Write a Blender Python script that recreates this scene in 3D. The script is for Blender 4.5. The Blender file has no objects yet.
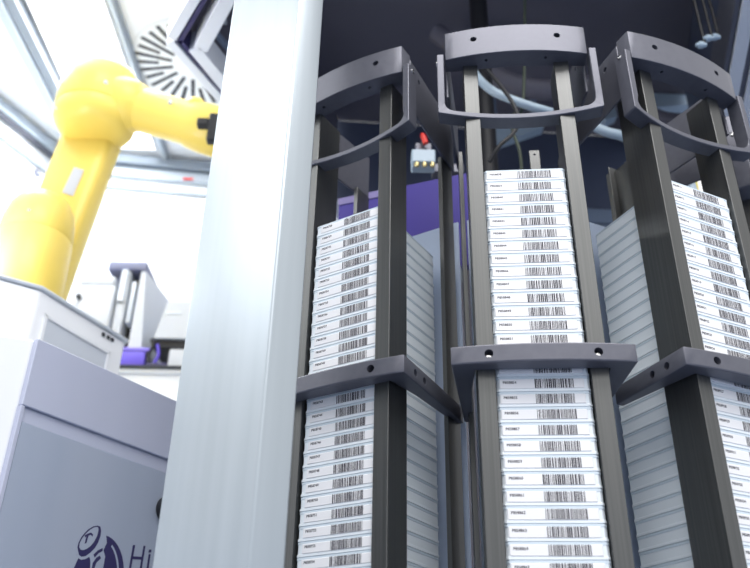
import bpy, bmesh, math, random
from mathutils import Vector, Matrix
random.seed(7)
S = bpy.context.scene
COL = S.collection
MM = 0.001
Z0 = 0.6                      # height of the lens above the lab floor, metres

def V(x, y, h):               # millimetres (h measured from lens height) -> world metres
    return Vector((x*MM, y*MM, Z0 + h*MM))

# ------------------------------------------------------------------ materials
def mat(name, col, rough=.5, metal=0., spec=.5, coat=0., emis=None, trans=0., ior=1.45):
    m = bpy.data.materials.new(name); m.use_nodes = True
    b = m.node_tree.nodes['Principled BSDF']
    b.inputs['Base Color'].default_value = (*col, 1)
    b.inputs['Roughness'].default_value = rough
    b.inputs['Metallic'].default_value = metal
    b.inputs['Specular IOR Level'].default_value = spec
    b.inputs['Coat Weight'].default_value = coat
    b.inputs['Transmission Weight'].default_value = trans
    b.inputs['IOR'].default_value = ior
    if emis:
        b.inputs['Emission Color'].default_value = (*emis[:3], 1)
        b.inputs['Emission Strength'].default_value = emis[3]
    return m

def brushed(name, c1, c2, rough, metal, scale=(400, 400, 3), bump=0.0, r_var=.08, detail=3):
    """metal with fine streaks along local z"""
    m = mat(name, c1, rough, metal)
    nt = m.node_tree; b = nt.nodes['Principled BSDF']
    tc = nt.nodes.new('ShaderNodeTexCoord'); mp = nt.nodes.new('ShaderNodeMapping')
    mp.inputs['Scale'].default_value = scale
    nz = nt.nodes.new('ShaderNodeTexNoise'); nz.inputs['Scale'].default_value = 1.0
    nz.inputs['Detail'].default_value = detail
    cr = nt.nodes.new('ShaderNodeValToRGB')
    cr.color_ramp.elements[0].position = .3; cr.color_ramp.elements[0].color = (*c1, 1)
    cr.color_ramp.elements[1].position = .7; cr.color_ramp.elements[1].color = (*c2, 1)
    nt.links.new(tc.outputs['Object'], mp.inputs['Vector'])
    nt.links.new(mp.outputs['Vector'], nz.inputs['Vector'])
    nt.links.new(nz.outputs['Fac'], cr.inputs['Fac'])
    nt.links.new(cr.outputs['Color'], b.inputs['Base Color'])
    mr = nt.nodes.new('ShaderNodeMapRange')
    mr.inputs['To Min'].default_value = rough - r_var; mr.inputs['To Max'].default_value = rough + r_var
    nt.links.new(nz.outputs['Fac'], mr.inputs['Value']); nt.links.new(mr.outputs['Result'], b.inputs['Roughness'])
    return m

M = {}
M['anod'] = brushed('anodised_grey', (.122, .125, .152), (.138, .141, .168), .40, .35, (120, 120, 120))
M['post'] = brushed('brushed_post', (.108, .111, .110), (.138, .140, .138), .38, .85, (500, 500, 4))
M['alu'] = brushed('aluminium_profile', (.43, .48, .52), (.48, .53, .57), .36, .85, (60, 60, 1.5))
M['hole'] = mat('hole_black', (.004, .004, .005), .8)
M['steel'] = mat('screw_steel', (.65, .65, .65), .25, 1.)
M['plate'] = mat('plate_plastic', (.88, .94, .975), .30, 0, .5)
M['lid'] = mat('lid_plastic', (.68, .77, .84), .25, 0, .5)
M['label'] = mat('label_paper', (.90, .90, .91), .5)
M['ink'] = mat('label_ink', (.02, .016, .028), .6)
M['back'] = mat('backplate_white', (.50, .58, .72), .4, .1)
M['dark'] = mat('dark_ceiling', (.135, .128, .155), .55)
M['navy'] = mat('navy_panel', (.085, .10, .15), .5)
M['slate'] = mat('slate_panel', (.20, .25, .33), .5)
M['black'] = mat('black_plastic', (.015, .015, .018), .5)
M['purple'] = mat('purple_paint', (.048, .032, .25), .5)
M['hose'] = mat('pale_hose', (.42, .52, .60), .4)
M['yellow'] = mat('robot_yellow', (.84, .63, .13), .45, 0, .4, coat=.15)
M['white'] = mat('white_paint', (.82, .84, .87), .45)
M['inst'] = mat('instrument_grey', (.50, .52, .56), .45)
M['offwhite'] = mat('cell_white', (.86, .88, .90), .6)
M['grey'] = mat('light_grey_paint', (.58, .62, .68), .45)
M['cab'] = brushed('cabinet_lavender', (.50, .53, .66), (.55, .58, .70), .45, .1, (6, 6, 1))
M['cabpanel'] = brushed('cabinet_panel', (.38, .44, .55), (.45, .50, .60), .42, .15, (9, 9, .4))
M['logo'] = mat('logo_ink', (.035, .03, .11), .5)
M['rail'] = mat('rail_grey', (.27, .31, .36), .4, .2)
M['railpale'] = mat('rail_pale', (.52, .58, .64), .4, .1)
M['red'] = mat('red_plastic', (.7, .03, .02), .4)
M['slot'] = mat('vent_slot', (.015, .018, .025), .6)
M['violet'] = mat('violet_plastic', (.12, .08, .55), .4)
M['brass'] = mat('brass', (.6, .5, .25), .3, .9)
M['yellowtube'] = mat('yellow_tube', (.8, .65, .02), .4)
M['lamp'] = mat('ceiling_lamp', (.9, .9, .9), .5, emis=(.93, .97, 1.0, 4.0))
M['floor'] = mat('lab_floor', (.145, .185, .285), .45)

# ------------------------------------------------------------------ mesh tools (all in millimetres)
def bm_box(bm, x0, x1, y0, y1, z0, z1, bev=0., seg=2):
    vs = [bm.verts.new((x, y, z)) for z in (z0, z1) for y in (y0, y1) for x in (x0, x1)]
    f = [(0, 2, 3, 1), (4, 5, 7, 6), (0, 1, 5, 4), (2, 6, 7, 3), (0, 4, 6, 2), (1, 3, 7, 5)]
    fs = [bm.faces.new([vs[i] for i in q]) for q in f]
    if bev > 0:
        es = list({e for q in fs for e in q.edges})
        bmesh.ops.bevel(bm, geom=es, offset=bev, segments=seg, affect='EDGES', profile=.5)

def bm_prism(bm, poly, z0, z1, bev=0., seg=2):
    """poly: list of (x,y), extruded from z0 to z1"""
    a = [bm.verts.new((x, y, z0)) for x, y in poly]; b = [bm.verts.new((x, y, z1)) for x, y in poly]
    n = len(poly)
    fs = [bm.faces.new(list(reversed(a))), bm.faces.new(b)]
    for i in range(n):
        fs.append(bm.faces.new([a[i], a[(i+1) % n], b[(i+1) % n], b[i]]))
    bmesh.ops.recalc_face_normals(bm, faces=fs)
    if bev > 0:
        es = list({e for q in fs for e in q.edges if len(e.link_faces) == 2 and e.calc_face_angle(0) > .3})
        bmesh.ops.bevel(bm, geom=es, offset=bev, segments=seg, affect='EDGES', profile=.5)

def frame_from(p, q):
    d = (Vector(q) - Vector(p)).normalized()
    up = Vector((0, 0, 1)) if abs(d.z) < .95 else Vector((0, 1, 0))
    x = up.cross(d).normalized(); y = d.cross(x)
    return x, y, d

def bm_lathe(bm, p, q, prof, n=32):
    """prof: list of (t along p->q in mm, radius); closed at both ends"""
    x, y, d = frame_from(p, q); p = Vector(p); rings = []
    for t, r in prof:
        if r < 1e-4:
            rings.append([bm.verts.new(p + d*t)])
        else:
            rings.append([bm.verts.new(p + d*t + (x*math.cos(2*math.pi*i/n) + y*math.sin(2*math.pi*i/n))*r) for i in range(n)])
    fs = []
    for a, b in zip(rings, rings[1:]):
        if len(a) == 1 and len(b) == 1: continue
        for i in range(n):
            j = (i+1) % n
            if len(a) == 1: fs.append(bm.faces.new([a[0], b[j], b[i]]))
            elif len(b) == 1: fs.append(bm.faces.new([a[i], a[j], b[0]]))
            else: fs.append(bm.faces.new([a[i], a[j], b[j], b[i]]))
    for r_, flip in ((rings[0], True), (rings[-1], False)):
        if len(r_) > 1: fs.append(bm.faces.new(list(reversed(r_)) if flip else r_))
    bmesh.ops.recalc_face_normals(bm, faces=fs)

def bm_cyl(bm, p, q, r, n=24):
    L = (Vector(q) - Vector(p)).length
    bm_lathe(bm, p, q, [(0, r), (L, r)], n)

def catmull(pts, k=8):
    P = [Vector(p) for p in pts]; P = [P[0]*2 - P[1]] + P + [P[-1]*2 - P[-2]]; out = []
    for i in range(1, len(P)-2):
        for s in range(k):
            t = s/k; a, b, c, d = P[i-1:i+3]
            out.append(.5*((2*b) + (c-a)*t + (2*a-5*b+4*c-d)*t*t + (3*b-a-3*c+d)*t**3))
    out.append(P[-2]); return out

def bm_tube(bm, pts, r, n=12, k=8):
    C = catmull(pts, k); rings = []
    x = None
    for i, c in enumerate(C):
        d = (C[min(i+1, len(C)-1)] - C[max(i-1, 0)]).normalized()
        if x is None: x, y, _ = frame_from((0, 0, 0), d)
        x = (x - d*x.dot(d)).normalized(); y = d.cross(x)
        rings.append([bm.verts.new(c + (x*math.cos(2*math.pi*j/n) + y*math.sin(2*math.pi*j/n))*r) for j in range(n)])
    for a, b in zip(rings, rings[1:]):
        for j in range(n): bm.faces.new([a[j], a[(j+1) % n], b[(j+1) % n], b[j]])
    bm.faces.new(list(reversed(rings[0]))); bm.faces.new(rings[-1])
    bmesh.ops.recalc_face_normals(bm, faces=bm.faces[:])

def bm_sweep(bm, poly, axis_pts):
    """loft a closed polygon list of rings (each a list of 3D points)"""
    rings = [[bm.verts.new(p) for p in ring] for ring in axis_pts]
    n = len(rings[0])
    for a, b in zip(rings, rings[1:]):
        for j in range(n): bm.faces.new([a[j], a[(j+1) % n], b[(j+1) % n], b[j]])
    bm.faces.new(list(reversed(rings[0]))); bm.faces.new(rings[-1])
    bmesh.ops.recalc_face_normals(bm, faces=bm.faces[:])

def to_mesh(name, bm, m, smooth=22, scale=MM):
    bmesh.ops.scale(bm, vec=(scale,)*3, verts=bm.verts)
    me = bpy.data.meshes.new(name); bm.to_mesh(me); bm.free()
    if m: me.materials.append(m)
    if smooth:
        for p in me.polygons: p.use_smooth = True
        me.set_sharp_from_angle(angle=math.radians(smooth))
    return me

def link(name, me, parent=None, loc=None, rz=0.):
    o = bpy.data.objects.new(name, me); COL.objects.link(o)
    if parent: o.parent = parent
    if loc is not None: o.location = loc
    o.rotation_euler = (0, 0, rz)
    return o

def mk(name, build, m, parent=None, loc=None, rz=0., smooth=22):
    bm = bmesh.new(); build(bm)
    return link(name, to_mesh(name, bm, m, smooth), parent, loc, rz)

def tag(o, label, cat, group=None):
    o['label'] = label; o['category'] = cat
    if group: o['group'] = group
    return o

def empty(name, loc, rz=0.):
    o = bpy.data.objects.new(name, None); COL.objects.link(o)
    o.empty_display_size = .05; o.location = loc; o.rotation_euler = (0, 0, rz)
    return o

def structure(name, build, m, smooth=35):
    o = mk(name, build, m, None, V(0, 0, 0), smooth=smooth); o['kind'] = 'structure'
    return o

def at_origin(name, build, m, parent=None, smooth=35):
    """mesh written straight in the lens-origin millimetre frame; parts share the parent's origin"""
    return mk(name, build, m, parent, None if parent else V(0, 0, 0), smooth=smooth)

def place(name, build, m, base, parent=None, smooth=35):
    """build in lens-origin mm, but put the object's origin at base (mm)"""
    bm = bmesh.new(); build(bm)
    bmesh.ops.translate(bm, vec=-Vector(base), verts=bm.verts)
    return link(name, to_mesh(name, bm, m, smooth), parent, V(*base))

def part(name, build, m, root, base, smooth=35):
    bm = bmesh.new(); build(bm)
    bmesh.ops.translate(bm, vec=-Vector(base), verts=bm.verts)
    return link(name, to_mesh(name, bm, m, smooth), root)

def cut(o, cutters):
    """boolean difference, baked into the mesh"""
    tmp = []
    for p, q, r in cutters:
        bm = bmesh.new(); bm_cyl(bm, p, q, r, 24)
        c = link('cutter', to_mesh('cutter', bm, None, 0)); tmp.append(c)
        md = o.modifiers.new('b', 'BOOLEAN'); md.operation = 'DIFFERENCE'; md.object = c; md.solver = 'EXACT'
    dg = bpy.context.evaluated_depsgraph_get(); dg.update()
    me = bpy.data.meshes.new_from_object(o.evaluated_get(dg))
    o.modifiers.clear(); old = o.data; o.data = me; me.name = old.name
    for c in tmp:
        d = c.data; bpy.data.objects.remove(c); bpy.data.meshes.remove(d)
    for p in me.polygons: p.use_smooth = True
    me.set_sharp_from_angle(angle=math.radians(22))

# ------------------------------------------------------------------ camera
F_PX, PITCH, ROLL = 825.42, .5153, .0202
c_, s_ = math.cos(PITCH), math.sin(PITCH); cr_, sr_ = math.cos(ROLL), math.sin(ROLL)
right = Vector((cr_, -sr_*s_, sr_*c_)); up = Vector((-sr_, -cr_*s_, cr_*c_)); back = -Vector((0, c_, s_))
cam = bpy.data.cameras.new('camera'); cam.sensor_width = 36.; cam.lens = F_PX/750*36.
cam.dof.use_dof = True; cam.dof.focus_distance = .86; cam.dof.aperture_fstop = 5.6
cam.clip_start = .02
co = bpy.data.objects.new('camera', cam); COL.objects.link(co)
mw = Matrix((right, up, back)).transposed().to_4x4(); mw.translation = V(0, 0, 0)
co.matrix_world = mw
S.camera = co

# ------------------------------------------------------------------ one storage tower (local: u right, v into the carousel, z up)
BASE_H = -420                 # top of the turntable
POST_TOP = 700.
TAPER = .095

def tz(h): return h - BASE_H   # heights are written in lens-origin mm, local z=0 at the turntable

towers = {}
def bow(u, front, corner, half):
    return front + (corner-front)*(u/half)**2

def collar_bm(bm, rear=142.):
    h0, h1 = tz(313.8), tz(332.5)
    half = 85.4; n = 14
    front = [(-half + 2*half*i/n, bow(-half+2*half*i/n, -19.5, -12.5, half)) for i in range(n+1)]
    kr = TAPER*(rear+12)
    outer = front + [(half-kr, rear), (half-kr-9, rear), (half-21, 46), (half-23.5, 1), (-half+23.5, 1), (-half+21, 46), (-half+kr+9, rear), (-half+kr, rear)]
    bm_prism(bm, outer, h0, h1, 1.6, 2)

def cap_bm(bm):
    half = 81.; n = 16
    front = [(-half + 2*half*i/n, bow(-half+2*half*i/n, -20.8, -11.2, half)) for i in range(n+1)]
    poly = front + [(half, 9), (52, 7.5), (0, 4), (-52, 7.5), (-half, 9)]
    bm_prism(bm, poly, tz(700.2), tz(742.2), .8, 2)

def side_plate_bm(sg, rear=147.):
    def b(bm):
        k = TAPER*(rear+8)
        pts = [(81., 9.2), (82.6-k, rear), (82.6-k-3, rear), (78., 9.2)]
        if sg < 0: pts = [(-x, y) for x, y in reversed(pts)]
        bm_prism(bm, pts, tz(661), tz(737), .8, 1)
    return b

def handle_bm(bm):
    # swept bail: two arms and a bowed bottom bar, one bar section 8 wide and 20 deep
    half = 91.; w = 8.; d0 = -12.3
    def sec(fn):
        return [fn(0, 0), fn(1, 0), fn(1, 1), fn(0, 1)]
    rings = []
    top, bot, R = 708.5, 620., 12.
    path = []   # (u outer, h outer, u inner, h inner)
    for sg in (-1, 1):
        seq = [(sg*half, top, sg*(half-w), top), (sg*half, 640., sg*(half-w), 640.)]
        nn = 6
        for i in range(nn+1):
            a = i/nn*math.pi/2
            ro, ri = 2.5, 9.
            uo = sg*(half-ro + ro*math.cos(a)); ho = bot+ro - ro*math.sin(a)
            ui = sg*(half-w-ri + ri*math.cos(a)); hi = bot+6.6+ri - ri*math.sin(a)
            seq.append((uo, ho, ui, hi))
        path.append(seq)
    mid = []
    for i in range(1, 20):
        u = -(half-17) + 2*(half-17)*i/20
        mid.append((u, bot, u, bot+6.6))
    full = path[0] + mid + list(reversed(path[1]))
    for uo, ho, ui, hi in full:
        f = max(0., 1-(abs(uo)/(half-2))**2) if ho < bot+12 else 0.
        f2 = max(0., 1-(abs(ui)/(half-2))**2) if ho < bot+12 else 0.
        v0, v1 = d0 + 14.*f, d0 + 14*f2
        rings.append([(uo, v0, tz(ho)), (ui, v1, tz(hi)), (ui, v1+19, tz(hi)), (uo, v0+19, tz(ho))])
    bm_sweep(bm, None, rings)
    es = [e for e in bm.edges if len(e.link_faces) == 2 and e.calc_face_angle(0) > .9]
    bmesh.ops.bevel(bm, geom=es, offset=.7, segments=1, affect='EDGES')

proto_meshes = {}
def build_tower(name, x, y, a, label, guides=0):
    t = empty(name, V(x, y, BASE_H), a)
    tag(t, label, 'plate rack', 'storage racks around the carousel')
    first = not proto_meshes
    def add(nm, key, build, m, parent=t, cuts=None):
        if key in proto_meshes:
            o = link(nm, proto_meshes[key], parent)
        else:
            bm = bmesh.new(); build(bm)
            o = link(nm, to_mesh(nm, bm, m), None)
            if cuts: cut(o, cuts)
            o.parent = parent
            proto_meshes[key] = o.data
        return o
    add('post', 'post_a', lambda b: bm_box(b, -60.5, -44, 0, 44, 0, tz(701), .5, 1), M['post'])
    add('post', 'post_b', lambda b: bm_box(b, 44, 60.5, 0, 35.5, 0, tz(701), .5, 1), M['post'])
    def rear(sg):
        def b(bm):
            pts = [(61.3, 113.), (66.6, 113.), (66.6, 142), (61.3, 142)]
            if sg < 0: pts = [(-x_, y_) for x_, y_ in reversed(pts)]
            bm_prism(bm, pts, 0, tz(664), .4, 1)
        return b
    add('rear_post', 'rp_b', rear(1), M['post'])
    if guides != 2: add('rear_post', 'rp_a', rear(-1), M['post'])
    add('back_panel', 'backp', lambda b: bm_box(b, -58, 68, 151, 154, 0, tz(585), .5, 1), M['back'])
    if guides == 1: add('guide_strip', 'gs1', lambda b: (bm_box(b, 26, 39, 141, 143, 0, tz(684), .3, 1), bm_box(b, 37, 39, 143, 150.5, 0, tz(684))), M['post'], cuts=[((32.5, 138, tz(677)), (32.5, 146, tz(677)), 1.6)])
    if guides == 2: add('guide_strip', 'gs2', lambda b: (bm_box(b, -1, 8, 134, 136, 0, tz(670), .3, 1), bm_box(b, 8, 10, 134, 150.5, 0, tz(670)), bm_box(b, 8, 10, 94, 133.9, tz(556), tz(666), .3, 1)), M['post'])
    far = guides == 2; sfx = '_far' if far else ''
    # collar
    hc = 323.
    cu = [((u, -40, tz(hc)), (u, -4, tz(hc)), 4.1) for u in (-50, 50)]
    for sg in (-1, 1):
        for v in (14, 36): cu.append(((sg*95, v, tz(hc)), (sg*70, v, tz(hc)), 3.9))
    col = add('collar', 'collar'+sfx, lambda b: collar_bm(b, 98. if far else 142.), M['anod'], cuts=cu)
    for u in (-50, 50):
        add('screw', 'screw%d' % u, lambda b: bm_lathe(b, (u, -11, tz(321.2)), (u, -4, tz(321.2)), [(1.5, .01), (1.5, 1.1), (0, 1.1), (0, 2.9), (6.9, 2.9)], 16), M['steel'], col)
    # cap
    cu = [((u, -40, tz(725.)), (u, 3, tz(725.)), 3.8) for u in (-48, 48)] + [((u, -7.5, tz(690)), (u, -7.5, tz(712)), 1.9) for u in (-34, 34)]
    cap = add('cap', 'cap', cap_bm, M['anod'], cuts=cu)
    for sg in (-1, 1):
        cs = [((sg*100, v, tz(722)), (sg*75, v, tz(722)), 3.6) for v in (36,)]
        add('side_plate', 'sp%d' % sg + sfx, side_plate_bm(sg, 118. if far else 147.), M['anod'], cuts=cs)
    hd = add('handle', 'handle', handle_bm, M['anod'])
    for sg in (-1, 1):
        add('pivot_screw', 'pv%d' % sg, lambda b: bm_lathe(b, (sg*90.6, -2, tz(703)), (sg*94, -2, tz(703)), [(0, 3.2), (1.2, 3.0), (1.6, 1.4), (1.0, .01)], 20), M['steel'], hd)
    add('shelf', 'shelf', lambda b: bm_box(b, -43.5, 43.5, 1, 150.5, tz(40), tz(44), .5, 1), M['anod'])
    towers[name + label] = t
    return t

TW = {'l': (-35.78, 778.45, -.5706), 'c': (158.25, 708.96, -.0906), 'r': (359.15, 738.66, .4315)}
tc = build_tower('storage_rack', *TW['c'], 'dark metal rack of barcoded plates facing the viewer, standing between two others', 1)
tl = build_tower('storage_rack', *TW['l'], 'dark metal rack of barcoded plates standing next to the wide aluminium pillar', 0)
tr = build_tower('storage_rack', *TW['r'], 'dark metal rack of barcoded plates turned away, standing farthest from the aluminium pillar', 2)
tn = build_tower('storage_rack', 510, 905, .955, 'rack mostly out of view at the picture edge, only a corner of its cap showing', 0)

# ------------------------------------------------------------------ microplates
PHW = 43.4                    # half width
def plate_body(bm, hgt):
    # bottom skirt, chamfered corners, narrower upper wall, lid handled apart
    def ring(hw, v0, v1, c):
        return [(-hw+c, v0), (hw-c, v0), (hw, v0+c), (hw, v1-c), (hw-c, v1), (-hw+c, v1), (-hw, v1-c), (-hw, v0+c)]
    v0, v1 = 4.0, 131.0
    lv = [(0.05, PHW, 0, 2), (2.2, PHW, 0, 2), (2.6, PHW-.45, .4, 2.4), (hgt*.80, PHW-.45, .4, 2.4)]
    rings = []
    for z, hw, ins, c in lv:
        rings.append([bm.verts.new((x, y, z)) for x, y in ring(hw, v0+ins, v1-ins, c)])
    fs = []
    for a, b in zip(rings, rings[1:]):
        for j in range(8): fs.append(bm.faces.new([a[j], a[(j+1) % 8], b[(j+1) % 8], b[j]]))
    fs.append(bm.faces.new(list(reversed(rings[0])))); fs.append(bm.faces.new(rings[-1]))

def plate_lid(bm, hgt):
    def ring(hw, v0, v1, c):
        return [(-hw+c, v0), (hw-c, v0), (hw, v0+c), (hw, v1-c), (hw-c, v1), (-hw+c, v1), (-hw, v1-c), (-hw, v0+c)]
    lv = [(hgt*.80+.02, PHW-.1, .1, 2.2), (hgt-.9, PHW-.1, .1, 2.2), (hgt-.5, PHW-.7, .7, 2.4), (hgt-.05, PHW-.7, .7, 2.4)]
    rings = []
    for z, hw, ins, c in lv:
        rings.append([bm.verts.new((x, y, z)) for x, y in ring(hw, 4.0+ins, 131.-ins, c)])
    for a, b in zip(rings, rings[1:]):
        for j in range(8): bm.faces.new([a[j], a[(j+1) % 8], b[(j+1) % 8], b[j]])
    bm.faces.new(list(reversed(rings[0]))); bm.faces.new(rings[-1])

def barcode_mesh(seed, z0, z1):
    rnd = random.Random(seed); bm = bmesh.new()
    x = -6.0
    while x < 29.0:
        w = rnd.choice((.45, .5, .8, .9, 1.3))
        bm_box(bm, x, min(x+w, 29.6), 3.5, 3.6, z0, z1)
        x += w + rnd.choice((.4, .4, .6, .7, 1.0))
    return to_mesh('barcode', bm, M['ink'], 0)

def text_mesh(s, size, z):
    cu = bpy.data.curves.new('code', 'FONT'); cu.body = s; cu.size = size; cu.align_x = 'LEFT'
    cu.space_character = 1.02; cu.extrude = .02*MM; cu.offset = .09*MM; cu.resolution_u = 2
    o = bpy.data.objects.new('t', cu); COL.objects.link(o)
    dg = bpy.context.evaluated_depsgraph_get(); dg.update()
    me = bpy.data.meshes.new_from_object(o.evaluated_get(dg))
    bpy.data.objects.remove(o); bpy.data.curves.remove(cu)
    return me

ORD = ['zero', 'first', 'second', 'third', 'fourth', 'fifth', 'sixth', 'seventh', 'eighth', 'ninth', 'tenth', 'eleventh', 'twelfth', 'thirteenth', 'fourteenth', 'fifteenth', 'sixteenth', 'seventeenth', 'eighteenth']

def stack(which, root_xy, pitch, text0, k_top, k_bot, hid, first_code, shift, lshift, where):
    """text0: height of the code text of row 0 (just under the collar); rows k_bot..k_top"""
    x, y, a = root_xy
    hgt = pitch - .06
    bm = bmesh.new(); plate_body(bm, hgt); body = to_mesh('plate_body', bm, M['plate'], 20)
    bm = bmesh.new(); plate_lid(bm, hgt); lid = to_mesh('plate_lid', bm, M['lid'], 20)
    # label 0.63 of the pitch tall, bottom 2.9 above the plate's foot
    lb0, lb1 = 2.6, 2.6 + pitch*.635
    bm = bmesh.new(); bm_box(bm, -38.6, 39.4, 3.6, 4.9, lb0, lb1, .5, 1); lab = to_mesh('label', bm, M['label'], 20)
    bars = [barcode_mesh(ord(which)*10 + q, lb0+.35, lb1-.15) for q in range(6)]
    tz_ = lb0 + 5.0
    for k in range(k_top, k_bot-1, -1):
        foot = text0 + k*pitch - 9.0
        o = empty('microplate', V(x, y, foot), a)
        ud = Vector((math.cos(a), math.sin(a), 0))
        o.location = o.location + ud*shift*MM
        if k > hid:
            n = k - hid
            pos = 'topmost of its stack' if k == k_top else ORD[n] + ' visible above the collar'
        elif k > 0:
            pos = 'partly hidden behind the collar' if k == 1 else 'hidden behind the collar just above'
        else:
            pos = ORD[1-k] + ' below the collar'
        tag(o, 'clear barcoded plate in the ' + where + ', ' + pos, 'microplate', 'barcoded plates in the ' + where)
        link('plate_body', body, o)
        link('plate_lid', lid, o)
        lo = link('paper_label', lab, o); lo.location = (lshift*MM, 0, 0)
        link('barcode', bars[k % 6], lo)
        me = text_mesh('P%d' % (first_code - k), 3.55*MM, 0); me.materials.append(M['ink'])
        t = link('code_text', me, lo)
        t.location = (-35.5*MM, 3.55*MM, (tz_)*MM); t.rotation_euler = (math.pi/2, 0, 0)

stack('c', TW['c'], 15.1, 302.4, 16, -15, 2, 858854, -.3, -1.7, 'middle rack')
stack('l', TW['l'], 14.34, 310.0, 15, -14, 2, 858743, .3, 2.5, 'rack beside the pillar')
stack('r', TW['r'], 14.95, 304.0, 16, -14, 2, 858927, -.3, -3.2, 'rack farthest from the pillar')

# ------------------------------------------------------------------ carousel
CX, CY = 188., 1118.
tt = place('carousel_turntable', lambda b: bm_lathe(b, (CX, CY, BASE_H-40), (CX, CY, BASE_H), [(0, 413), (3, 416), (36, 416), (39.5, 413)], 96), M['grey'], (CX, CY, BASE_H-40))
tag(tt, 'round grey turntable under the racks', 'turntable')
ft = place('carousel_plinth', lambda b: bm_lathe(b, (CX, CY, -600), (CX, CY, BASE_H-40.2), [(0, 260), (20, 260), (24, 200), (139.6, 200)], 64), M['dark'], (CX, CY, -600))
tag(ft, 'dark round foot carrying the turntable', 'carousel foot')
hb = place('carousel_hub', lambda b: bm_lathe(b, (CX, CY, BASE_H+.2), (CX, CY, 722), [(0, 112), (1132, 112), (1141.5, 106)], 72), M['dark'], (CX, CY, BASE_H))
tag(hb, 'dark drum in the middle of the carousel behind the purple panel', 'carousel hub')
part('rim', lambda b: bm_lathe(b, (CX, CY, 690), (CX, CY, 722), [(0, 112.2), (0, 114), (26, 114), (26, 112.2)], 72), M['anod'], hb, (CX, CY, BASE_H))
cl = place('centre_column', lambda b: bm_lathe(b, (CX, CY, 722.2), (CX, CY, 1299), [(0, 60), (8, 60), (10, 17), (576, 17)], 48), M['black'], (CX, CY, 722.2))
tag(cl, 'dark column rising from the carousel drum to the ceiling', 'column')

S.view_settings.view_transform = 'Standard'; S.view_settings.look = 'None'
S.view_settings.exposure = 0.0; S.view_settings.gamma = 1.0; S.view_settings.use_curve_mapping = False

# ------------------------------------------------------------------ floor, rack housing
structure('floor', lambda b: bm_box(b, -4000, 4500, -3500, 4500, -620, -600), M['floor'], 0)
# housing outline (mm): pillar corner, chamfer corner, back, far side
HC = [(-96, 640), (-332, 979), (-100, 1512), (740, 1560), (566, 880), (500, 620)]
structure('ceiling', lambda b: bm_prism(b, HC, 1300, 1320), M['dark'], 0)
def wall_between(p, q, h0, h1, t):
    def f(bm):
        p_, q_ = Vector(p), Vector(q); d = (q_-p_).normalized(); n = Vector((d.y, -d.x))
        bm_prism(bm, [tuple(p_), tuple(q_), tuple(q_+n*t), tuple(p_+n*t)], h0, h1)
    return f
structure('wall_back', wall_between((-100, 1512), (740, 1560), -598, 1299.5, -14), M['navy'], 0)
def bar(p, q, w, h0, h1, off=0, bev=1.5):
    """horizontal bar between two plan points, width w to the right of p->q, shifted by off"""
    def f(bm):
        p_, q_ = Vector(p), Vector(q); d = (q_-p_).normalized(); n = Vector((d.y, -d.x))
        a, b_ = p_+n*off, q_+n*off
        bm_prism(bm, [tuple(a), tuple(b_), tuple(b_+n*w), tuple(a+n*w)], h0, h1, bev, 1)
    return f
# slatted slate panel on the back wall
sp = place('slatted_panel', lambda b: [bar((430, 1541.5), (737, 1559), 14, 700+i*42, 700+i*42+38, .8)(b) for i in range(9)], M['slate'], (580, 1548, 700))
tag(sp, 'slate blue slatted panel on the dark wall behind the racks', 'wall panel')

# chamfer side: corner (-332,979) to the pillar; back-left side: corner to (-100,1512)
A_, B_, C_ = (-100, 614), (-332, 979), (-108, 1500)
r = empty('housing_frame', V(-332, 979, 1000)); tag(r, 'white frame corner of the dark rack housing beside the pillar', 'frame')
base = (-332, 979, 1000)
part('frame_bar', bar(A_, B_, 17, 1000, 1045, -17), M['white'], r, base)
part('frame_bar', bar(A_, (-312, 988), 24, 1000, 1045, 7), M['white'], r, base)
part('frame_bar', bar((-349, 984), C_, 17, 1000, 1045, -2), M['white'], r, base)
part('frame_bar', bar((-316, 999), (-92, 1520), 24, 1000, 1045, 0), M['white'], r, base)
part('seal', bar(A_, (-332, 984), 7.5, 1004, 1040, 0, .5), M['logo'], r, base)
part('seal', bar((-331, 982), (-100, 1519), 7.5, 1004, 1040, 1, .5), M['logo'], r, base)
part('fascia_panel', bar((-108, 622), (-349, 989), 10, 1046, 1480, -2, .5), M['white'], r, base)
part('fascia_panel', bar((-347, 986), C_, 10, 1046, 1480, 0, .5), M['white'], r, base)
part('inner_lining', bar((-104, 640), (-326, 984), 4, 1046, 1298, 8, .5), M['dark'], r, base)
part('inner_lining', bar((-328, 994), (-104, 1505), 4, 1046, 1298, 6, .5), M['dark'], r, base)
# little bracket and fittings seen inside the frame corner
r = place('angle_bracket', lambda b: bm_prism(b, [(-292, 1004), (-262, 1012), (-254, 945), (-264, 932)], 1075, 1079, .5, 1), M['grey'], (-280, 970, 1075))
tag(r, 'small grey bracket inside the white frame corner', 'bracket')
part('rail_strip', lambda b: bm_prism(b, [(-292, 996), (-284, 990), (-248, 1062), (-256, 1068)], 1050, 1060, .5, 1), M['slate'], r, (-280, 970, 1075))
for i, (x, y, h) in enumerate(((-251, 935, 1072), (-240, 985, 1066), (-245, 900, 1090))):
    f = place('hose_fitting', lambda b: (bm_lathe(b, (x, y, h-14), (x, y, h+16), [(0, 5), (6, 5), (6, 8), (14, 8), (14, 5), (30, 5)], 16)), M['steel'], (x, y, h))
    tag(f, ['shiny hose fitting under the housing roof, the middle one of three', 'shiny hose fitting under the housing roof, lowest in the picture', 'shiny hose fitting under the housing roof, highest in the picture'][i], 'fitting', 'fittings in the frame corner')
    part('hose_stub', lambda b: bm_tube(b, [(x, y, h+14), (x+6, y+8, h+60), (x+30, y+30, h+120)], 3.5), M['black'], f, (x, y, h))

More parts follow.
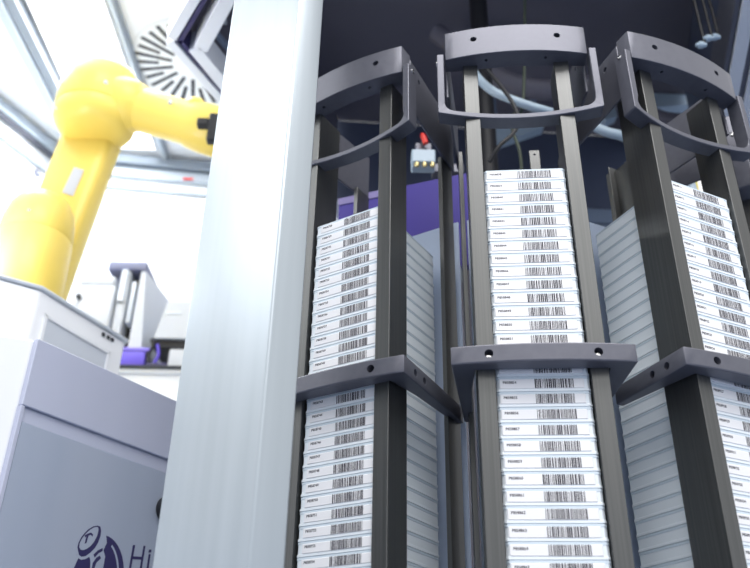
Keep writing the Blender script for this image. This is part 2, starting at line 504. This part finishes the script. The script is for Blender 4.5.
# far-side roof beam
r = empty('roof_beam', V(538, 871, 1000)); tag(r, 'pale aluminium beam receding behind the farthest rack', 'beam')
base = (538, 871, 1000)
E0, E1 = (528, 830), (660, 1350)
part('beam_core', bar(E0, E1, 22, 1000, 1060, 10), M['white'], r, base)
part('dark_edge', bar(E0, E1, 9, 1004, 1090, 0), M['anod'], r, base)
part('dark_groove', bar(E0, E1, 9, 1004, 1050, 32.5), M['anod'], r, base)
part('beam_core', bar(E0, E1, 26, 1000, 1060, 42), M['white'], r, base)
structure('wall_right', wall_between((540, 830), (680, 1380), 1062, 1299.5, 8), M['navy'], 0)
for i, (x, y, h) in enumerate(((514, 930, 981), (526, 932, 986), (500, 930, 966))):
    f = place('hanging_air_fitting', lambda b: bm_lathe(b, (x-8, y, h), (x+8, y, h), [(0, 3), (4, 3), (4, 5.5), (11, 5.5), (11, 3.5), (16, 3.5)], 14), M['hose'], (x, y, h))
    tag(f, ['shiny air fitting above the farthest rack, between its two neighbours', 'shiny air fitting above the farthest rack, nearest the beam', 'shiny air fitting above the farthest rack, lowest of three'][i], 'fitting', 'air fittings near the beam')
    part('air_line', lambda b: bm_tube(b, [(x+6, y, h), (x+8, y+3, h+40), (x+8, y+4, 1299)], 2.5), M['black'], f, (x, y, h))

# ------------------------------------------------------------------ things in the dark behind the racks
k = 1020/1100.
def hose(name, pts, rad, m, label, cat='hose'):
    o = place(name, lambda b: bm_tube(b, pts, rad), m, pts[0]); tag(o, label, cat); return o
def atY(pts, y0, y):
    return [(x*y/y0, y + dy, h*y/y0) for (x, h, dy) in pts]
hose('pale_hose', atY([(158, 1120, 20), (177, 1050, 0), (199, 1010, -10), (230, 986, -15), (264, 974, -12), (290, 972, -5), (325, 985, 20), (350, 1010, 60)], 1100, 1010), 7.0, M['hose'],
     'pale blue hose looping behind the handle of the middle rack')
hose('pale_hose', atY([(330, 985, 0), (348, 966, 0), (365, 944, -5), (388, 926, -8), (417, 919, -5), (450, 915, 10), (470, 920, 50)], 1100, 1090), 8.5, M['hose'],
     'pale thick hose crossing the gap between middle and farthest rack')
hose('pale_hose', atY([(450, 900, 60), (478, 880, 30), (500, 864, 0), (513, 843, -5), (519, 818, 0), (518, 780, 0), (500, 700, 10)], 1100, 1060), 7.0, M['hose'],
     'pale hose dropping behind the top of the farthest stack')
hose('yellow_tube', atY([(560, 880, 20), (545, 868, 5), (534, 850, 0), (527, 828, 0), (526, 780, 0), (520, 700, 10)], 1100, 1075), 2.6, M['yellowtube'],
     'thin yellow tube above the top plate of the farthest rack', 'tube')
hose('overhead_cable', atY([(215, 1260, 20), (262, 1140, 0), (275, 1085, 0), (262, 1050, 0), (235, 1020, 0), (215, 990, 10)], 1250, 955), 3.2, M['black'],
     'black cable curving over the middle stack', 'cable')  # black cable floats, both ends free in open air
hose('overhead_cable', atY([(330, 1607, 20), (290, 1150, 0), (268, 1100, 0), (262, 1060, 0), (272, 1010, 0), (276, 960, 10)], 1250, 1010), 2.6, mat('olive_cable', (.05, .065, .045), .5),
     'thin olive cable hanging just over the middle stack', 'cable')
hose('dark_hose', atY([(120, 1330, 10), (190, 1250, 0), (250, 1190, 0), (330, 1165, 0), (420, 1180, 0), (480, 1240, 30)], 1250, 1180), 20, M['dark'],
     'thick dark hose under the ceiling behind the middle rack')
hose('dark_hose', atY([(430, 1200, 10), (500, 1130, 0), (570, 1090, 0), (660, 1100, 0), (720, 1180, 30)], 1250, 1290), 18, M['dark'],
     'thick dark hose under the ceiling behind the farthest rack')
# pale duct plates under the ceiling
pl = place('hanging_duct', lambda b: bm_sweep(b, None, [[(234, 1395, 1188), (367, 1395, 1211), (361, 1395, 1193), (264, 1395, 1149), (229, 1395, 1143)], [(234, 1420, 1188), (367, 1420, 1211), (361, 1420, 1193), (264, 1420, 1149), (229, 1420, 1143)]]), M['hose'], (300, 1412, 1143))
tag(pl, 'pale angled duct seen under the handle of the middle rack', 'duct')
for x0, h0 in ((250, 1195), (340, 1209)):
    part('hanger', lambda b: bm_box(b, x0, x0+12, 1402, 1412, h0, 1299), M['slate'], pl, (300, 1412, 1143))
pl = place('hanging_duct', lambda b: bm_sweep(b, None, [[(478, 1395, 1240), (526, 1395, 1285), (526, 1395, 1228), (500, 1395, 1216)], [(478, 1420, 1240), (526, 1420, 1285), (526, 1420, 1228), (500, 1420, 1216)]]), M['hose'], (500, 1412, 1216))
tag(pl, 'pale wedge of duct between the handles of middle and farthest rack', 'duct')
part('hanger', lambda b: bm_box(b, 505, 515, 1402, 1412, 1270, 1299), M['slate'], pl, (500, 1412, 1216))
pl = place('hanging_duct', lambda b: bm_sweep(b, None, [[(610, 1395, 1297), (700, 1395, 1294), (700, 1395, 1266), (612, 1395, 1256)], [(610, 1551, 1297), (700, 1551, 1294), (700, 1551, 1266), (612, 1551, 1256)]]), M['hose'], (650, 1412, 1278))
tag(pl, 'pale duct strip framed by the handle of the farthest rack', 'duct')
part('flange', lambda b: bm_box(b, 606, 704, 1432, 1440, 1258, 1270, 2, 1), M['slate'], pl, (650, 1412, 1278))
# valve block on the column
pp = place('purple_panel', lambda b: bar((-52, 1015), (138, 941.5), 12, 560, 712, 0, 1)(b), M['purple'], (60, 972, 560))
tag(pp, 'plain purple panel seen between the pillar rack and the middle rack', 'panel')
part('top_trim', lambda b: bar((-52, 1015), (20, 987), 1.2, 700, 712, 12.1, .2)(b), mat('purple_trim', (.20, .17, .36), .35), pp, (60, 972, 560))
for x_, y_ in ((20, 1000), (110, 964)):
    part('stay', lambda b: bm_tube(b, [(x_, y_, 600), ((x_+110)/2, (y_+1020)/2, 600), (110, 1020, 600)], 6), M['anod'], pp, (60, 972, 560))
vb = empty('valve_block', V(70, 1020, 795)); base = (75, 1020, 780); tag(vb, 'grey valve block with red button beside the handle of the pillar rack', 'valve')
part('body', lambda b: bm_box(b, 58, 95, 1016, 1046, 779, 805, 2, 1), M['hose'], vb, base)
part('neck', lambda b: bm_box(b, 64, 90, 1022, 1044, 805.2, 822, 1.5, 1), M['anod'], vb, base)
rb = part('red_button', lambda b: bm_lathe(b, (80, 1012, 812), (74, 1010, 830), [(0, 4.5), (14, 4.5), (19, 2.5)], 16), M['red'], vb, base)
rb['label'] = 'red button'
for x in (66, 78, 90):
    part('bolt', lambda b: bm_lathe(b, (x, 1020, 779), (x, 1018, 770), [(0, 4), (5, 4), (8, 2)], 12), M['brass'], vb, base)
part('support_arm', lambda b: bm_box(b, 92, 142, 1046.2, 1066, 784, 800, 1, 1), M['anod'], vb, base)
kb = place('round_disc', lambda b: bm_lathe(b, (51.3, 940.2, 545), (58.2, 958, 545), [(0, 60), (4, 61), (16, 61), (20, 56)], 48), mat('cap_grey', (.20, .24, .25), .5), (66, 940, 545))
tag(kb, 'grey round disc in front of the purple drum', 'disc')

# ------------------------------------------------------------------ aluminium pillar
pr = empty('aluminium_pillar', V(-87, 620, -600)); base = (-87, 620, -600)
tag(pr, 'wide pale aluminium pillar standing in front of the racks', 'pillar')
d1 = Vector((-.78, .626)); d2 = Vector((.78, .626))
e0 = Vector((-87, 620)); Lw, Lr = 113., 31.5
def pillar_poly(c):
    a = e0 + d1*c; b_ = e0 + d2*c
    return [tuple(e0 + d1*Lw), tuple(a), tuple(b_), tuple(e0 + d2*Lr), tuple(e0 + d2*Lr + d1*Lw)]
def pil(bm):
    bm_prism(bm, [tuple(e0 + d1*Lw), tuple(e0), tuple(e0 + d2*Lr), tuple(e0 + d2*Lr + d1*Lw)], -600, 1299, 2.2, 4)
part('profile', pil, M['alu'], pr, base)
part('foot_plate', lambda b: bm_box(b, -215, -25, 585, 745, -600, -592, 2, 1), M['grey'], pr, base)

# ------------------------------------------------------------------ robot cell shell
structure('wall_cell_back', wall_between((-929, 1907), (-90, 2012), -598, 1499, -15), M['offwhite'], 0)
structure('wall_cell_side', wall_between((-1400, 898), (-929, 1907), -598, 1499, -15), M['offwhite'], 0)
structure('ceiling_cell', lambda b: bm_prism(b, [(-1420, 860), (-360, 990), (-110, 1515), (-90, 2030), (-945, 1925)], 1505, 1520), M['offwhite'], 0)

structure('floor_bounce', lambda b: bm_box(b, -395, -130, 1290, 1660, 470, 480), M['offwhite'], 0)  # unseen white slab, added to bounce light up onto the housing frame
def rails(name, p, q, label, cat, specs):
    r = empty(name, V(p[0], p[1], 1480)); tag(r, label, cat)
    for nm, off, w, h0, h1, m in specs:
        part(nm, bar(p, q, w, h0, h1, off, 1), m, r, (p[0], p[1], 1480))
    return r
rails('wall_rail', (-929, 1905), (-92, 2010), 'pale rail along the top of the cell back wall', 'rail',
      [('rail_body', 2, 28, 1462, 1492, M['rail']), ('rail_lip', 2, 12, 1425, 1459, M['railpale']), ('lower_edge', 2, 10, 1386, 1396, M['railpale'])])
rails('wall_rail', (-1330, 1044), (-929, 1903), 'pale rail with a dark edge along the slanted cell wall', 'rail',
      [('rail_body', 2, 26, 1468, 1494, M['railpale']), ('dark_edge', 2, 14, 1458, 1467.5, M['anod']), ('lower_edge', 2, 8, 1405, 1420, M['railpale'])])
rails('ceiling_beam', (-868, 1000), (-848, 1900), 'grey double ceiling beam left of the robot elbow', 'beam',
      [('beam_strip', -26, 24, 1468, 1504, M['railpale']), ('beam_strip', 0, 8, 1478, 1504, M['white']), ('grey_strip', 10, 24, 1462, 1504, M['rail'])])
rails('ceiling_beam', (-624, 1000), (-621, 1925), 'thin pale ceiling beam beside the slotted vent', 'beam',
      [('beam_strip', -2, 10, 1484, 1504, M['railpale']), ('beam_edge', 9, 6, 1490, 1504, M['rail'])])
for nm, x0, x1, lb in (('ceiling_light', -815, -640, 'long glowing ceiling light panel above the robot'), ('ceiling_light', -1180, -910, 'glowing ceiling light panel beside the slanted cell wall')):
    t = empty(nm, V((x0+x1)/2, 1400, 1500)); tag(t, lb, 'ceiling light')
    bs = ((x0+x1)/2, 1400, 1500)
    y0 = 1010 if x0 > -900 else 1080; y1 = 1880 if x0 > -900 else 1380
    part('diffuser', lambda b: bm_box(b, x0, x1, y0, y1, 1496, 1504), M['lamp'], t, bs)
    part('light_frame', lambda b: (bm_box(b, x0-5, x0-.3, y0-5, y1+5, 1492, 1504.5), bm_box(b, x1+.3, x1+5, y0-5, y1+5, 1492, 1504.5)), M['white'], t, bs)
# slotted vent
vt = empty('ceiling_vent', V(-471, 1546, 1500)); base = (-471, 1546, 1500)
tag(vt, 'round white ceiling vent with radial dark slots behind the robot arm', 'vent')
part('vent_plate', lambda b: bm_lathe(b, (-471, 1546, 1500), (-471, 1546, 1504.5), [(0, 148), (1, 150), (4.5, 150)], 64), M['offwhite'], vt, base)
def slots(bm):
    for i in range(30):
        a = math.radians(12*i + 4); r0, r1 = (52, 142) if i % 2 == 0 else (84, 138)
        d = Vector((math.cos(a), math.sin(a), 0)); n = Vector((-d.y, d.x, 0)); c = Vector((-471, 1546, 0))
        q = [c+d*r0-n*4.6, c+d*r1-n*5, c+d*r1+n*5, c+d*r0+n*4.6]
        bm_prism(bm, [(p.x, p.y) for p in q], 1499.2, 1500.6)
part('slots', slots, M['slot'], vt, base, 0)

# wall marks
mk1 = place('round_badge', lambda b: bm_lathe(b, (0, 0, 0), (.9, -.42, 0), [(0, 11), (1.2, 11)], 32), M['logo'], (0, 0, 0))
mk1.location = V(-948, 1861, 1389); tag(mk1, 'small round blue badge on the slanted cell wall', 'badge')
bm = bmesh.new(); bm_prism(bm, [(-7, -1.5), (-2, 5), (7, 2), (2, -5)], 0, 1); 
bd = to_mesh('mark', bm, M['white'], 0); m_o = link('white_mark', bd, mk1); m_o.rotation_euler = (math.pi/2, 0, math.radians(65)); m_o.location = (.0014, -.0007, 0)
rt = place('red_tag', lambda b: bm_box(b, -562, -533, 1934, 1936, 1429, 1437, .4, 1), M['red'], (-548, 1936, 1429))
tag(rt, 'tiny red tag on the back wall rail under the robot forearm', 'tag')

# ------------------------------------------------------------------ robot
rb_base = (-598, 1230, 600)
rob = empty('industrial_robot', V(*rb_base)); tag(rob, 'yellow articulated robot arm reaching behind the aluminium pillar', 'robot arm')
part('shoulder', lambda b: bm_lathe(b, (-598, 1228, 601), (-598, 1228, 875), [(0, 66), (4, 68), (165, 64), (168, 62), (171, 63), (200, 61), (228, 55), (246, 45), (258, 30), (262, 14), (263, .01)], 48), M['yellow'], rob, rb_base)
part('shoulder_screw', lambda b: bm_lathe(b, (-592, 1170, 792), (-592, 1163, 791), [(-6, 4.5), (2, 4.5), (4, 3)], 16), M['steel'], rob, rb_base)
def upper_arm(bm):
    rings = []
    for t in range(13):
        s = t/12.; h = 690 + (1080-690)*s; cx = -622 + (-578+622)*s; cy = 1318
        hw = 56; hd = 34
        ring = []
        for i in range(20):
            a = 2*math.pi*i/20; ca, sa = math.cos(a), math.sin(a); e = .45
            ring.append((cx + hw*math.copysign(abs(ca)**e, ca), cy + hd*math.copysign(abs(sa)**e, sa), h))
        rings.append(ring)
    bm_sweep(bm, None, rings)
part('upper_arm', upper_arm, M['yellow'], rob, rb_base, 50)
stk = part('sticker', lambda b: bm_sweep(b, None, [[(-597, 1282.4, 913), (-575, 1282.4, 905), (-566, 1282.4, 966), (-586, 1282.4, 973)], [(-597, 1284.5, 913), (-575, 1284.5, 905), (-566, 1284.5, 966), (-586, 1284.5, 973)]]), M['inst'], rob, rb_base)
stk['label'] = 'pale type sticker'
part('lower_elbow', lambda b: bm_lathe(b, (-561, 1268, 1044), (-561, 1268, 1086), [(0, 50), (3, 60), (10, 70), (22, 77), (36, 79), (42, 78)], 56), M['yellow'], rob, rb_base)
part('elbow_housing', lambda b: bm_lathe(b, (-561, 1266, 1086), (-561, 1266, 1206), [(0, 77), (3, 79), (52, 79), (84, 75), (104, 64), (114, 46), (119, 24), (120, .01)], 56), M['yellow'], rob, rb_base)
part('forearm', lambda b: bm_lathe(b, (-585, 1256, 1136), (-265, 1256, 1028), [(0, 56), (60, 56), (96, 54), (116, 49), (119, 46.5), (122, 46.5), (125, 44), (225, 43), (234, 47), (262, 50), (300, 50), (320, 44)], 48), M['yellow'], rob, rb_base)
for p in ((-621, 1216, 1122), (-617, 1222, 1066), (-525, 1196, 1110), (-400, 1212, 1077)):
    part('screw', lambda b: bm_lathe(b, p, (p[0]-1, p[1]-7, p[2]-1), [(-10, 4), (3, 4), (5, 2.5)], 14), M['grey'], rob, rb_base)
part('wrist_cap', lambda b: bm_lathe(b, (-358, 1238, 1075), (-356, 1232, 1105), [(0, 20), (20, 20), (30, 12)], 24), M['yellow'], rob, rb_base)
gp = part('gripper', lambda b: (bm_box(b, -338, -316.2, 1190, 1208, 1008, 1024, 2, 1), bm_box(b, -316, -298, 1190, 1208, 972, 1036, 2, 1)), M['black'], rob, rb_base)
gp['label'] = 'black gripper bracket'

# ------------------------------------------------------------------ pedestal under the robot
base = (-560, 1200, -600)
pd = empty('robot_pedestal', V(*base)); tag(pd, 'white faceted pedestal carrying the yellow robot', 'pedestal')
PD = [(-634, 1000), (-501, 1088), (-420, 1264), (-500, 1400), (-760, 1400), (-790, 1080)]
part('body', lambda b: bm_prism(b, PD, -600, 594, 4, 2), M['white'], pd, base)
part('top_plate', lambda b: bm_prism(b, [(-637, 994), (-498, 1085), (-415, 1265), (-497, 1405), (-765, 1405), (-796, 1078)], 594.2, 600, 1.5, 1), M['grey'], pd, base)
# recessed panel on the long facet
fd = (Vector((-420, 1264))-Vector((-501, 1088))).normalized(); fn = Vector((fd.y, -fd.x)); fo = Vector((-501, 1088))
def on_facet(s0, s1, h0, h1, t0, t1):
    def f(bm):
        a, b_ = fo+fd*s0, fo+fd*s1
        bm_prism(bm, [tuple(a+fn*t0), tuple(b_+fn*t0), tuple(b_+fn*t1), tuple(a+fn*t1)], h0, h1, .4, 1)
    return f
rc = part('recessed_panel', on_facet(22, 158, 250, 556, -.5, 1.0), M['grey'], pd, base)
for (s0, s1, h0, h1) in ((16, 22, 250, 562), (158, 164, 250, 562), (16, 164, 556.2, 562)):
    part('panel_rim', on_facet(s0, s1, h0, h1, .2, 3.5), M['white'], pd, base)
for s in (138, 150, 160):
    part('latch', on_facet(s, s+7, 581, 587, 0, 2), M['slot'], pd, base)

# ------------------------------------------------------------------ cabinet with the printed door
psi = math.radians(33.); cs, sn = math.sin(psi), math.cos(psi)
c0 = Vector((-392.3, 861.6)); sd = Vector((cs, sn)); nd = Vector((sn, -cs))
def onface(s0, s1, h0, h1, t0, t1, bev=.6):
    def f(bm):
        a, b_ = c0+sd*s0, c0+sd*s1
        bm_prism(bm, [tuple(a+nd*t0), tuple(b_+nd*t0), tuple(b_+nd*t1), tuple(a+nd*t1)], h0, h1, bev, 1)
    return f
base = (-392, 862, -600)
cb = empty('cabinet', V(*base)); tag(cb, 'grey-blue equipment cabinet with dark logo print, in front of the pedestal', 'cabinet')
A2 = (c0.x-.94*180, c0.y-.34*180)
part('carcass', lambda b: bm_prism(b, [tuple(c0), tuple(c0+sd*275), (c0.x+sd.x*275-.839*140, c0.y+sd.y*275+.545*140), (-484, 978), (A2[0]-45, A2[1]+125), A2], -600, 405, 2, 1), M['white'], cb, base)
part('top_rail', onface(1, 274, 325, 405.5, .3, 8, 1), M['cab'], cb, base)
part('corner_rail', onface(.5, 6, -598, 324.6, .3, 8, .8), M['cab'], cb, base)
part('groove_strip', onface(6.5, 274, 308, 324.6, .3, 4.0, .5), M['cab'], cb, base)
dr = part('door', onface(6.5, 274, -596, 307.5, .3, 6.5, .8), M['cabpanel'], cb, base)
def face_pt(s, h, t): 
    p = c0+sd*s+nd*t; return (p.x, p.y, h)
kn = part('knob', lambda b: bm_lathe(b, face_pt(232, 262, 6.5), face_pt(232, 262, 20), [(0, 15), (3, 16), (11, 16), (13.5, 13)], 32), M['black'], dr, base)
# printed logo: a capped vial in front of a dark oval, and the word start
def flat(polys, t0=6.6, t1=7.2):
    def f(bm):
        for poly in polys:
            lo = [bm.verts.new(face_pt(s, h, t0)) for s, h in poly]; hi = [bm.verts.new(face_pt(s, h, t1)) for s, h in poly]
            n = len(poly); fs = [bm.faces.new(lo), bm.faces.new(list(reversed(hi)))]
            for i in range(n): fs.append(bm.faces.new([lo[i], hi[i], hi[(i+1) % n], lo[(i+1) % n]]))
            bmesh.ops.recalc_face_normals(bm, faces=fs)
    return f
def ell(cx, cy, a, b_, rot=0, n=40, t0=0, t1=360):
    out = []
    for i in range(n + (0 if t1-t0 == 360 else 1)):
        th = math.radians(t0 + (t1-t0)*i/n); x, y = a*math.cos(th), b_*math.sin(th)
        c2, s2 = math.cos(math.radians(rot)), math.sin(math.radians(rot))
        out.append((cx + x*c2 - y*s2, cy + x*s2 + y*c2))
    return out

# dark oval behind, with a pale arc left out along its far edge
oval = ell(146, 168, 37, 45, 0)
arc_gap = ell(143, 166, 30, 41, 0, 24, 10, 62)
arc_out = ell(143, 166, 32.5, 43.5, 0, 24, 10, 62)
lg = part('printed_logo', flat([oval], 6.6, 6.8), M['logo'], dr, base)
part('print_highlight', flat([arc_gap + list(reversed(arc_out)),
      [(139, 222), (147, 214), (150, 205), (147, 196), (151, 190), (151, 124), (104, 124), (104, 190), (112, 184), (109, 196), (114, 208), (122, 218)],
      ], 6.85, 6.95), M['cabpanel'], lg, base)
part('print_cap', flat([[(132.8, 221.2), (136.5, 220.8), (138.6, 217), (139.2, 211), (137.5, 203), (134.5, 196.5), (129, 190), (123.5, 185.5), (118, 183.8), (114.5, 185), (112.4, 188.5), (110.4, 192.5), (110.6, 197.5), (112.7, 203.7), (116, 209), (120.5, 214.5), (126.5, 219)]], 7.0, 7.1), M['logo'], lg, base)
part('print_cap_top', flat([[(132.5, 219.6), (134.2, 218.4), (134.8, 215), (134.2, 209.5), (131.4, 202.5), (127.5, 197), (123, 193.2), (118.5, 191), (115, 191), (112.6, 193.2), (112.2, 197.3), (114.2, 203), (118, 209), (122.6, 214.2), (128, 218.2)]], 7.15, 7.25), M['cabpanel'], lg, base)
part('print_glyph', flat([[(116.6, 206.8), (118, 204.8), (119.4, 206.1), (118.8, 198.2), (121.2, 199.2), (122.2, 207.6), (125, 209.2), (127.8, 207.6), (128.4, 210.3), (124.7, 211.6), (120.5, 209.6)]], 7.3, 7.4), M['logo'], lg, base)
part('print_vial', flat([[(114.2, 181.5), (118.5, 180.5), (123.5, 182), (129, 185.5), (131.5, 181), (133, 172), (132, 160), (131, 126), (109, 126), (109, 165), (112, 174)],
      [(134, 189), (139, 194.5), (145.5, 198.5), (146, 195), (140.5, 191.5), (136.5, 186)],
      [(135, 180), (138.5, 186), (143, 189.5), (145.5, 187), (140, 181), (138, 172), (135.5, 168)]], 7.0, 7.1), M['logo'], lg, base)
part('print_letters', flat([[(189.6, 210), (193, 210.6), (192.4, 197.4), (205.9, 199.4), (206.2, 212.3), (209.2, 212.8), (208.5, 172), (205.6, 171.6), (205.8, 196.0), (192.3, 194.2), (191.8, 168), (188.8, 167.6)],
      [(216.4, 204.4), (219.4, 204.8), (219.2, 174), (216.3, 173.6)], [(215.8, 209.6), (219.8, 210.2), (219.7, 206.8), (215.8, 206.3)],
      [(226, 212), (229, 212.4), (229, 175), (226, 174.6)]], 6.6, 6.9), M['logo'], dr, base)

# ------------------------------------------------------------------ lab table with instruments in the cell
tb = empty('lab_table', V(-480, 1780, -600)); base = (-480, 1780, -600)
tag(tb, 'white lab table against the cell back wall under the instruments', 'table')
part('table_top', lambda b: bm_box(b, -760, -240, 1680, 1885, 716, 730, 2, 1), M['white'], tb, base)
part('apron', lambda b: bm_box(b, -750, -250, 1690, 1875, 600, 715.8, 2, 1), M['white'], tb, base)
part('edge_strip', lambda b: bm_box(b, -560, -240, 1674, 1679.8, 724, 732, 1, 1), M['slot'], tb, base)
for x in (-740, -268):
    for y in (1695, 1855):
        part('leg', lambda b: bm_box(b, x, x+20, y, y+20, -600, 599.8, 1, 1), M['grey'], tb, base)
def thing(name, base, label, cat):
    o = empty(name, V(*base)); tag(o, label, cat); return o
b1 = (-652, 1720, 730.2)
o = thing('white_instrument', b1, 'white boxy instrument with rounded lid behind the robot pedestal', 'instrument')
part('housing', lambda b: bm_box(b, -700, -606, 1690, 1800, 730.2, 940, 6, 3), M['inst'], o, b1)
part('lid', lambda b: bm_box(b, -696, -612, 1694, 1796, 940.2, 968, 7, 3), M['inst'], o, b1)
part('knob', lambda b: bm_lathe(b, (-686, 1690, 905), (-686, 1682, 905), [(0, 6), (8, 6)], 16), M['black'], o, b1)
part('cap', lambda b: bm_box(b, -684, -640, 1710, 1760, 968.2, 985, 3, 2), M['grey'], o, b1)
b1 = (-560, 1760, 730.2)
o = thing('tall_analyser', b1, 'tall white analyser with dark top and dark open front slot', 'instrument')
part('side_wall', lambda b: bm_sweep(b, None, [[(-556, 1700, 730.2), (-520, 1700, 730.2), (-545, 1700, 985), (-556, 1700, 985)], [(-540, 1850, 730.2), (-508, 1850, 730.2), (-520, 1850, 985), (-540, 1850, 985)]]), M['inst'], o, b1)
part('side_wall', lambda b: bm_box(b, -602, -580, 1700, 1850, 730.2, 985, 3, 2), M['inst'], o, b1)
part('top_cover', lambda b: bm_box(b, -636, -545, 1696, 1850, 985.2, 1010, 3, 2), mat('cover_slate', (.14, .15, .24), .4), o, b1)
part('inner_panel', lambda b: bm_box(b, -579.5, -556.5, 1740, 1850, 730.2, 985, 1, 1), M['black'], o, b1)
part('front_bracket', lambda b: (bm_box(b, -600, -584, 1692, 1699.6, 900, 985, 2, 1), bm_box(b, -575, -564, 1705, 1739, 850, 960, 3, 2)), M['grey'], o, b1)
b1 = (-535, 1690, 730.2)
o = thing('violet_tray', b1, 'violet plastic caddy at the front of the lab table', 'caddy')
part('tub', lambda b: bm_box(b, -562, -508, 1682, 1698, 732.4, 768, 4, 2), M['violet'], o, b1)
part('rim', lambda b: bm_box(b, -560, -500, 1681, 1699, 768.2, 778, 3, 2), mat('violet_rim', (.20, .15, .62), .35), o, b1)
b1 = (-485, 1695, 730.2)
o = thing('dark_grip', b1, 'small dark gripper lying right beside the violet caddy', 'gripper')
part('body', lambda b: bm_box(b, -505, -458, 1682, 1698, 732.4, 742, 2, 1), M['logo'], o, b1)
part('finger', lambda b: bm_tube(b, [(-500, 1688, 744), (-504, 1688, 765), (-496, 1688, 785), (-500, 1688, 800)], 5), M['black'], o, b1)
part('finger', lambda b: bm_tube(b, [(-488, 1692, 744), (-482, 1692, 765), (-488, 1692, 790)], 4), M['violet'], o, b1)
b1 = (-440, 1760, 730.2)
o = thing('bench_reader', b1, 'white bench reader with dark underside at the pillar edge', 'instrument')
part('base', lambda b: bm_box(b, -462, -350, 1702, 1850, 730.2, 786, 4, 2), M['inst'], o, b1)
part('dark_deck', lambda b: bm_box(b, -500, -350, 1700, 1850, 786.2, 806, 2, 1), M['black'], o, b1)
part('head', lambda b: bm_sweep(b, None, [[(-498, 1690, 806.2), (-350, 1690, 806.2), (-350, 1690, 900), (-478, 1690, 900)], [(-498, 1850, 806.2), (-350, 1850, 806.2), (-350, 1850, 940), (-470, 1850, 940)]]), M['inst'], o, b1)
part('name_plate', lambda b: bm_box(b, -480, -445, 1688.6, 1689.8, 866, 874, .4, 1), M['grey'], o, b1)
b1 = (-440, 1800, 940.5)
o = thing('sample_bottle', b1, 'small pale bottle with violet cap on the bench reader', 'bottle')
part('bottle_body', lambda b: bm_lathe(b, (-440, 1800, 940.5), (-440, 1800, 975), [(0, 17), (2, 18), (26, 18), (34, 9)], 24), M['grey'], o, b1)
part('bottle_cap', lambda b: bm_lathe(b, (-440, 1800, 975.2), (-440, 1800, 992), [(0, 10), (14, 10), (16.5, 8)], 20), M['violet'], o, b1)

# ------------------------------------------------------------------ light
w = bpy.data.worlds.new('lab'); S.world = w; w.use_nodes = True
nt = w.node_tree; bg = nt.nodes['Background']
tcn = nt.nodes.new('ShaderNodeTexCoord'); sx = nt.nodes.new('ShaderNodeSeparateXYZ'); rp = nt.nodes.new('ShaderNodeValToRGB')
mr = nt.nodes.new('ShaderNodeMapRange'); mr.inputs['From Min'].default_value = -1
nt.links.new(tcn.outputs['Generated'], sx.inputs[0]); nt.links.new(sx.outputs['Z'], mr.inputs['Value']); nt.links.new(mr.outputs['Result'], rp.inputs['Fac'])
rp.color_ramp.elements[0].position = .35; rp.color_ramp.elements[0].color = (.45, .58, .85, 1)
rp.color_ramp.elements[1].position = .62; rp.color_ramp.elements[1].color = (1, 1, 1, 1)
nt.links.new(rp.outputs['Color'], bg.inputs['Color']); bg.inputs['Strength'].default_value = 1.08

def area(name, loc, target, sx_, sy_, power, col):
    l = bpy.data.lights.new(name, 'AREA'); l.shape = 'RECTANGLE'; l.size = sx_; l.size_y = sy_; l.energy = power; l.color = col
    o = bpy.data.objects.new(name, l); COL.objects.link(o); o.location = loc
    o.rotation_euler = (Vector(target)-Vector(loc)).to_track_quat('-Z', 'Y').to_euler()
    return o
area('lab_ceiling_lamp', (.25, -.35, 2.7), (.25, .8, .8), 1.6, .8, 38, (1, .98, .97))
area('lab_ceiling_lamp', (-1.7, .25, 2.35), (-.1, .65, .9), 1.1, 1.1, 10, (.96, .98, 1))
area('rear_fill_light', (.45, -2.0, 2.45), (.2, .8, .9), 1.8, .8, 9, (1, .99, .98))  # unseen fill, added for a bright line along the pillar's front edge
area('cell_fill_uplight', (-.66, 1.12, 1.28), (-.27, 1.13, 1.65), .5, .1, 2.6, (.95, .97, 1))  # added fill without a fitting, brightens the underside of the housing frame
area('cell_lamp', (-.75, 1.45, 2.07), (-.75, 1.45, 0), .5, .7, 12, (.93, .97, 1))
